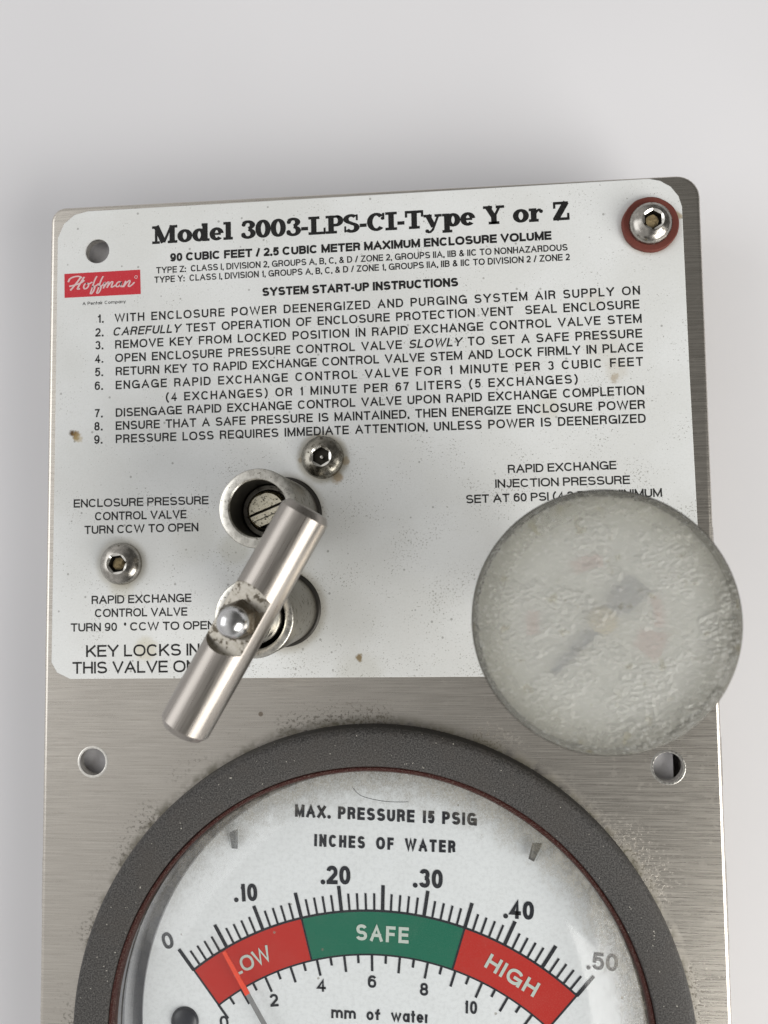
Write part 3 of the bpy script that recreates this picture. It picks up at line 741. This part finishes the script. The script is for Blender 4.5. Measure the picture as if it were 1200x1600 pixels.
# slotted screw: two half-discs and a sunken ledge
sa = math.radians(22)
def seg_disc(r, d0, d1, z0, z1, rot, nn=24):
    """slice of a disc between the parallels d0..d1"""
    pts = []
    a0, a1 = math.asin(max(-1, d0/r)), math.asin(min(1, d1/r))
    for k in range(nn+1): a = a0+(a1-a0)*k/nn; pts.append((r*math.cos(a), r*math.sin(a)))
    for k in range(nn+1): a = a1+(a0-a1)*k/nn; pts.append((-r*math.cos(a), r*math.sin(a)))
    c, s_ = math.cos(rot), math.sin(rot); P = [(p[0]*c-p[1]*s_, p[0]*s_+p[1]*c) for p in pts]; N = len(P)
    vs = [(p[0], p[1], z0) for p in P]+[(p[0]*.97, p[1]*.97, z1) for p in P]
    fs = [tuple(range(N, 2*N))]+[(k, (k+1) % N, N+(k+1) % N, N+k) for k in range(N)]
    return vs, fs
scr = lathe_obj('adjusting_screw', [(4.0, 11.5), (3.75, 14.4), (3.5, 14.7), (3.25, 14.2)], 'slot_metal', v1, (0, 0, 0), 60)
for (d0, d1, zz) in ((.45, 3.15, 15.2), (-1.0, -.05, 15.3), (-2.3, -1.08, 14.9)):
    a, b = seg_disc(3.3, d0, d1, 12, zz, sa); mesh('slotted_face', a, b, 'slot_metal', scr, (0, 0, 0), False)
lathe_obj('slot_floor', [(3.4, 12.6), (.001, 12.6)], 'bore', v1, (0, 0, 0), 40)
v2, h2 = valve('tall steel valve sleeve beneath the key bar, the key shank filling its bore', -17.05, -75.0, 24, 6.85, 5.35, 12)
lathe_obj('valve_stem', [(4.9, 6), (4.9, h2-6), (4.3, h2-5.6), (3.0, h2-5.6)], 'bore', v2, (0, 0, 0), 60)

# ================================================================== the key: cross bar, shank, collar and ball
key = empty('valve_key', (-16.6, -74.55, 24), 'steel T-handle key with a round cross bar and ball tip standing in the lower valve', 'key')
ax = Vector((-6.2+25.98, -57.6+91.5)); ang = math.atan2(ax.y, ax.x); Lb = 40.2; Rb = 4.12; cz = 33-24
n_ = 96; prof = [(.001, -Lb/2), (3.25, -Lb/2), (3.4, -Lb/2+.06), (Rb-.08, -Lb/2+.95), (Rb, -Lb/2+1.1), (Rb, -8), (Rb, 0), (Rb, 8), (Rb, Lb/2-1.1), (Rb-.08, Lb/2-.95), (3.4, Lb/2-.06), (3.25, Lb/2), (.001, Lb/2)]
vs, fs = lathe(prof, n_)
# local bar frame: the bar lies along local y
vs = [(v[0], v[2], v[1]) for v in vs]
bar = mesh('cross_bar', vs, fs, 'key', key, (0.5, 0, cz), True, angle=28); bar.rotation_euler = (0, 0, ang-math.pi/2)
cut_v, cut_f = lathe([(5.8, 2.15), (5.8, 9)], 72); cut_f += [tuple(range(72)), tuple(72+k for k in range(72))]
cutter = mesh('cutter', cut_v, cut_f, 'flat'); cutter.parent = None
TILT = math.radians(-15)
cutter.rotation_euler = (Matrix.Rotation(ang-math.pi/2, 3, 'Z') @ Matrix.Rotation(TILT, 3, 'Y')).to_euler()
cutter.location = (Vector((-16.6, -74.55, 24))+Vector((.5, 0, cz)))*K
bar.data.materials.append(M['flat']); 
boolean_cut(bar, cutter)
me = bar.data
if len(me.materials) < 2: me.materials.append(M['flat'])
fn = Vector((math.sin(TILT), 0, math.cos(TILT)))
for p in me.polygons:
    c = p.center/K; nrm = p.normal; d = c.dot(fn)
    if nrm.dot(fn) > .98 and abs(d-2.15) < .1: p.material_index = 1; p.use_smooth = False
    elif abs(nrm.dot(fn)) < .05 and d > 2.1 and (c-fn*d).length < 6.2: p.material_index = 1; p.use_smooth = False
zf = cz+1.9
lathe_obj('shank', [(4.5, -12), (4.5, 4.0), (4.3, 4.3), (4.3, 6)], 'sleeve', key, (-.2, -.3, 0), 60)
hx = [(2.95, zf-.05), (2.95, zf+2.2), (2.6, zf+3.8), (2.2, zf+5.2)]
vs = []; fs = []
N6 = 48
for i, (r, zz) in enumerate(hx):
    for k in range(N6):
        a = 2*math.pi*k/N6; t = ((a-.35) % (math.pi/3))-math.pi/6; rr = r*(.93/math.cos(t) if i < 3 else 1.0); vs.append((rr*math.cos(a), rr*math.sin(a), zz))
for i in range(len(hx)-1):
    for k in range(N6): fs.append((i*N6+k, i*N6+(k+1) % N6, (i+1)*N6+(k+1) % N6, (i+1)*N6+k))
mesh('collar', vs, fs, 'collar', key, (.25, .2, 0), True, angle=25)
ball = [(2.4*math.cos(math.radians(a)), zf+5.9+2.4*math.sin(math.radians(a))) for a in range(-30, 90, 8)]+[(.001, zf+8.32)]
lathe_obj('ball_tip', ball, 'ball', key, (.75, .15, 0), 48)

# ================================================================== big dial gauge
gx, gy = GC
G = empty('dial_gauge', (gx, gy, 0), 'large round pressure gauge with a dark grey bezel and red and green scale', 'gauge')
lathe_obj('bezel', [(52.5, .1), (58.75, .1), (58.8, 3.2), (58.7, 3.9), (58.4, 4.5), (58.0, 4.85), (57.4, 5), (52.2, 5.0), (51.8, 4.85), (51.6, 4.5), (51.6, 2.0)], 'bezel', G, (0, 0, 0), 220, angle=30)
lathe_obj('gasket', [(51.6, 2.6), (51.6, 4.25), (51.3, 4.5), (50.85, 4.4), (50.55, 3.9), (50.5, 2.6)], 'gasket', G, (0, 0, 0), 200, wob=.16)
lathe_obj('inner_wall', [(51.5, 2.6), (51.2, 2.0), (50.9, .6), (50.8, -1.5), (49.5, -2.6), (40, -2.8)], simple('inner_wall_grey', (.30, .31, .34), .35), G, (0, 0, 0), 180)
lathe_obj('gauge_case', [(.01, -19), (46, -19), (51, -16), (51, -.2), (50.5, .25)], 'black', G, (0, 0, 0), 100)
lathe_obj('dial_face', [(.01, 0), (48.2, 0), (48.5, -.3), (48.5, -1)], 'dial', G, (1.8, 1.9, 0), 180)
lensprof = [(50.9, 3.4), (50.2, 3.9), (48.7, 4.4), (47.0, 5.1), (45.2, 6.2), (43.0, 7.4), (40.4, 8.2), (37.6, 8.7), (34, 9.05), (27, 9.5), (18, 9.9), (9, 10.15), (.01, 10.25)]
lathe_obj('lens', lensprof, 'lens', G, (0, 0, 0), 180, angle=180)

# dial print: everything relative to the pivot of the pointer
PV = (.17-gx, -191.29-gy); RO = 57.96; RI = 49.75
A0, A1 = 127.8, 48.45
def pol(r, a): return (PV[0]+r*math.cos(math.radians(a)), PV[1]+r*math.sin(math.radians(a)))
def angv(v): return A0+(A1-A0)*v/.5
def band(a0, a1, r0, r1, nn=40):
    vs = []; fs = []
    for i in range(nn+1):
        a = a0+(a1-a0)*i/nn; vs += [(*pol(r0, a), 0), (*pol(r1, a), 0)]
    fs = [(2*i, 2*i+1, 2*i+3, 2*i+2) for i in range(nn)]; return vs, fs
def put(name, vs, fs, mat, z, label=None): return flat_sheet(name, [(v[0], v[1], z) for v in vs], fs, mat, G, label=label)
for (a, b, mt, lb) in ((0, .15, 'dial_red', 'red band for low pressure'), (.15, .35, 'dial_green', 'green band for safe pressure'), (.35, .5, 'dial_red', 'red band for high pressure')):
    v_, f_ = band(angv(a), angv(b), RI, RO); put('scale_band', v_, f_, mt, .03, lb)
v_, f_ = band(A0, A1, RO-.2, RO+.22, 90); put('scale_line', v_, f_, 'dial_ink', .045)
v_, f_ = band(A0, A1, RI-.18, RI+.16, 90); put('scale_line', v_, f_, 'dial_ink', .045)
def radial(a, r0, r1, w):
    p, q = pol(r0, a), pol(r1, a); t = math.radians(a+90); d = (math.cos(t)*w/2, math.sin(t)*w/2)
    return [(p[0]-d[0], p[1]-d[1], 0), (p[0]+d[0], p[1]+d[1], 0), (q[0]+d[0], q[1]+d[1], 0), (q[0]-d[0], q[1]-d[1], 0)], [(0, 1, 2, 3)]
for v in (0, .15, .35, .5):
    a, b = radial(angv(v), RI, RO, .36); put('band_divider', a, b, 'dial_ink', .06)
for i in range(51):
    maj = i % 5 == 0; a = angv(i*.01)
    v_, f_ = radial(a, RO-.05, RO+(4.9 if maj else 3.3), .68 if maj else .42); put('scale_tick', v_, f_, 'dial_ink', .075)
for i in range(0, 26):
    mm = i*.5; a = A0+(A1-A0)*mm/12.7; lng = i % 2 == 0
    v_, f_ = radial(a, RI+.05, RI-(3.1 if lng else 1.6), .46); put('scale_tick', v_, f_, 'dial_ink', .075)
def dl(txt, x0, y0, x1, y1, h, w, mat='dial_ink', z=.06, **k): return lettering(G, txt, x0, y0, x1, y1, h, w, z, mat=mat, origin=GC, **k)
dl('MAX. PRESSURE 15 PSIG', -15.02, -115.73, 20.51, -116.9, 2.38, .235, track=.16, space=.36)
dl('INCHES OF WATER', -11.23, -121.32, 16.32, -122.12, 2.33, .23, track=.2, space=.7)
dl('.20', -9.93, -128.49, -4.14, -128.48, 3.5, .215, track=.1); dl('.30', 8.07, -128.7, 13.74, -128.85, 3.5, .215, track=.1)
dl('.10', -27.14, -132.29, -22.52, -132.0, 3.35, .215, track=.12); dl('0', -41.2, -141.9, -39.1, -141.2, 3.2, .2, track=.1)
dl('.40', 25.27, -134.03, 30.93, -134.3, 3.4, .215, track=.1); dl('.50', 40.58, -143.0, 46.3, -143.3, 3.2, .2, track=.1)
dl('4', -10.9, -148.77, -9.15, -148.78, 2.3, .19, track=.1); dl('2', -20.01, -151.96, -18.4, -151.78, 2.35, .19, track=.1)
dl('6', -.94, -147.74, .67, -147.74, 2.3, .19, track=.1); dl('8', 9.03, -148.84, 10.6, -148.91, 2.35, .19, track=.1)
dl('10', 17.39, -151.85, 19.85, -151.95, 2.35, .19, track=.16); dl('0', -29.9, -156.4, -28.2, -156.1, 2.3, .19, track=.1); dl('12', 25.5, -156.6, 28.4, -157.2, 2.3, .19, track=.16)
dl('mm of water', -8.13, -153.66, 10.66, -153.95, 2.14, .20, track=.13, space=.75)
dl('SAFE', -3.21, -138.87, 7.0, -139.27, 3.0, .20, 'dial_word', .09, track=.2)
dl('LOW', -27.1, -146.5, -19.47, -142.95, 2.95, .17, 'dial_word', .09, track=.04)
dl('HIGH', 21.32, -143.13, 30.48, -148.48, 2.9, .20, 'dial_word', .09, track=.2)
# pointer, a red tip and a grey blade
tip = Vector((-28.70-gx, -140.86-gy)); jn = Vector((-24.04-gx, -148.66-gy)); dr = (jn-tip).normalized(); pr = Vector((-dr.y, dr.x)); root = tip+dr*62
def blade(p, q, w0, w1, z0, z1):
    vs = [(*(p-pr*w0), z0), (*(p+pr*w0), z0), (*(q+pr*w1), z0), (*(q-pr*w1), z0), (*(p-pr*w0), z1), (*(p+pr*w0), z1), (*(q+pr*w1), z1), (*(q-pr*w1), z1)]
    return vs, [(0, 1, 2, 3), (4, 5, 6, 7), (0, 1, 5, 4), (1, 2, 6, 5), (2, 3, 7, 6), (3, 0, 4, 7)]
ptr = mesh('pointer', *blade(jn, jn+dr*53, .42, .55, 1.9, 2.15), 'pointer', G)
mesh('pointer_tip', *blade(tip, jn, .34, .48, 1.9, 2.16), 'pointer_red', ptr)
lathe_obj('dial_screw', [(.01, 1.25), (1.0, 1.15), (2.2, .8), (2.7, .3), (2.75, .02)], 'black', G, (-37.1-gx, -155.2-gy, 0), 40)
fb = [(-3.7, 47.7), (-1.9, 46.4), (2.6, 45.6), (6.9, 45.5)]
def lens_z(rr):
    for (ra, za), (rb, zb) in zip(lensprof[:-1], lensprof[1:]):
        if rb <= rr <= ra: return zb+(za-zb)*(rr-rb)/(ra-rb)
    return 3.5
V, F = ribbon(smoothp(fb, 6), .045, .045, False)
flat_sheet('stray_fibre', [(v[0], v[1], lens_z(math.hypot(v[0], v[1]))+.08) for v in V], F, 'dial_ink', G)
# two small grey slips built under the lens
for (x, y, r) in ((-27.0, -118.9, .15), (31.6, -120.2, -.3)):
    vv = [(-.6, -2.0, 0), (.5, -2.2, 0), (1.7, 2.4, 0), (-.9, 2.2, 0)]; vv = vv+[(a*.85, b*.9, 1.0) for a, b, _ in vv]
    o = mesh('lens_slip', vv, [(0, 1, 2, 3), (4, 5, 6, 7), (0, 1, 5, 4), (1, 2, 6, 5), (2, 3, 7, 6), (3, 0, 4, 7)], 'lens', G, (x-gx, y-gy, 2.0)); o.rotation_euler = (0, 0, r)
    vv = [(-.75, -2.6, 0), (.35, -2.8, 0), (.95, .9, 0), (-.85, .4, 0)]
    o2 = mesh('slip_edge', vv+[(a, b, .3) for a, b, _ in vv], [(0, 1, 2, 3), (4, 5, 6, 7), (0, 1, 5, 4), (1, 2, 6, 5), (2, 3, 7, 6), (3, 0, 4, 7)], simple('slip_grey', (.08, .085, .09), .3), G, (x-gx, y-gy, 1.0)); o2.rotation_euler = (0, 0, r)

# ================================================================== small gauge standing on the panel, its lens gone cloudy
kx, ky, kz, kR = 38.0, -74.6, 42.0, 18.75
P = empty('small_gauge', (kx, ky, LT), 'small round gauge with a cloudy pebbled lens standing above the right edge', 'gauge')
zt = kz-LT
hexv = hexpts(5.2, 0, .2)+hexpts(5.2, 7, .2); mesh('hex_nut', hexv, [tuple(range(5, -1, -1)), tuple(range(6, 12))]+[(k, (k+1) % 6, 6+(k+1) % 6, 6+k) for k in range(6)], 'brass', P)
lathe_obj('stem', [(3.4, 7), (3.4, 20), (4.5, 21), (4.5, zt-14)], 'brass', P, (0, 0, 0), 40)
lathe_obj('case', [(4.5, zt-14), (13.5, zt-14), (15.5, zt-12.5), (16.2, zt-6.0), (18.2, zt-5.2), (18.78, zt-4.6), (18.8, zt-1.3), (18.45, zt-1.1), (18.45, zt-4.4), (.01, zt-4.5)], 'case', P, (0, 0, 0), 120)
lathe_obj('small_dial', [(.01, zt-4.1), (17.6, zt-4.1), (18.3, zt-4.3)], simple('small_dial_white', (.84, .85, .84), .5), P, (0, 0, 0), 100)
# print and needle below the cloudy lens
def sarc(a0, a1, r0, r1):
    nn = 14; vs = []
    for i in range(nn+1):
        a = math.radians(a0+(a1-a0)*i/nn); vs += [(r0*math.cos(a), r0*math.sin(a), zt-4.05), (r1*math.cos(a), r1*math.sin(a), zt-4.05)]
    return vs, [(2*i, 2*i+1, 2*i+3, 2*i+2) for i in range(nn)]
for (a0, a1, r0, r1) in ((-40, -12, 5.5, 9.5), (88, 118, 7.5, 9.5), (172, 192, 9, 10.8), (-8, 24, 7.4, 8.8)):
    v_, f_ = sarc(a0, a1, r0, r1); flat_sheet('dial_patch', v_, f_, 'dial_print', P)
nd = Vector((43.37-31.08, -68.72+81.19)).normalized(); npn = Vector((-nd.y, nd.x))
def nblade(a, b, w0, w1):
    p, q = nd*a, nd*b; z0, z1 = zt-3.4, zt-3.1
    vs = [(*(p-npn*w0), z0), (*(p+npn*w0), z0), (*(q+npn*w1), z0), (*(q-npn*w1), z0)]; vs += [(x, y, z1) for x, y, _ in vs]
    return vs, [(0, 1, 2, 3), (4, 5, 6, 7), (0, 1, 5, 4), (1, 2, 6, 5), (2, 3, 7, 6), (3, 0, 4, 7)]
mesh('needle', *nblade(-10.5, 3, .5, 1.0), 'needle_blue', P); mesh('needle_tail', *nblade(3.02, 7.6, 1.9, 1.9), 'needle_blue', P)
lathe_obj('needle_hub', [(2.0, zt-3.9), (2.0, zt-2.95), (1.6, zt-2.7), (.01, zt-2.6)], 'hub', P, (0, 0, 0), 30)
zl = zt-2.5
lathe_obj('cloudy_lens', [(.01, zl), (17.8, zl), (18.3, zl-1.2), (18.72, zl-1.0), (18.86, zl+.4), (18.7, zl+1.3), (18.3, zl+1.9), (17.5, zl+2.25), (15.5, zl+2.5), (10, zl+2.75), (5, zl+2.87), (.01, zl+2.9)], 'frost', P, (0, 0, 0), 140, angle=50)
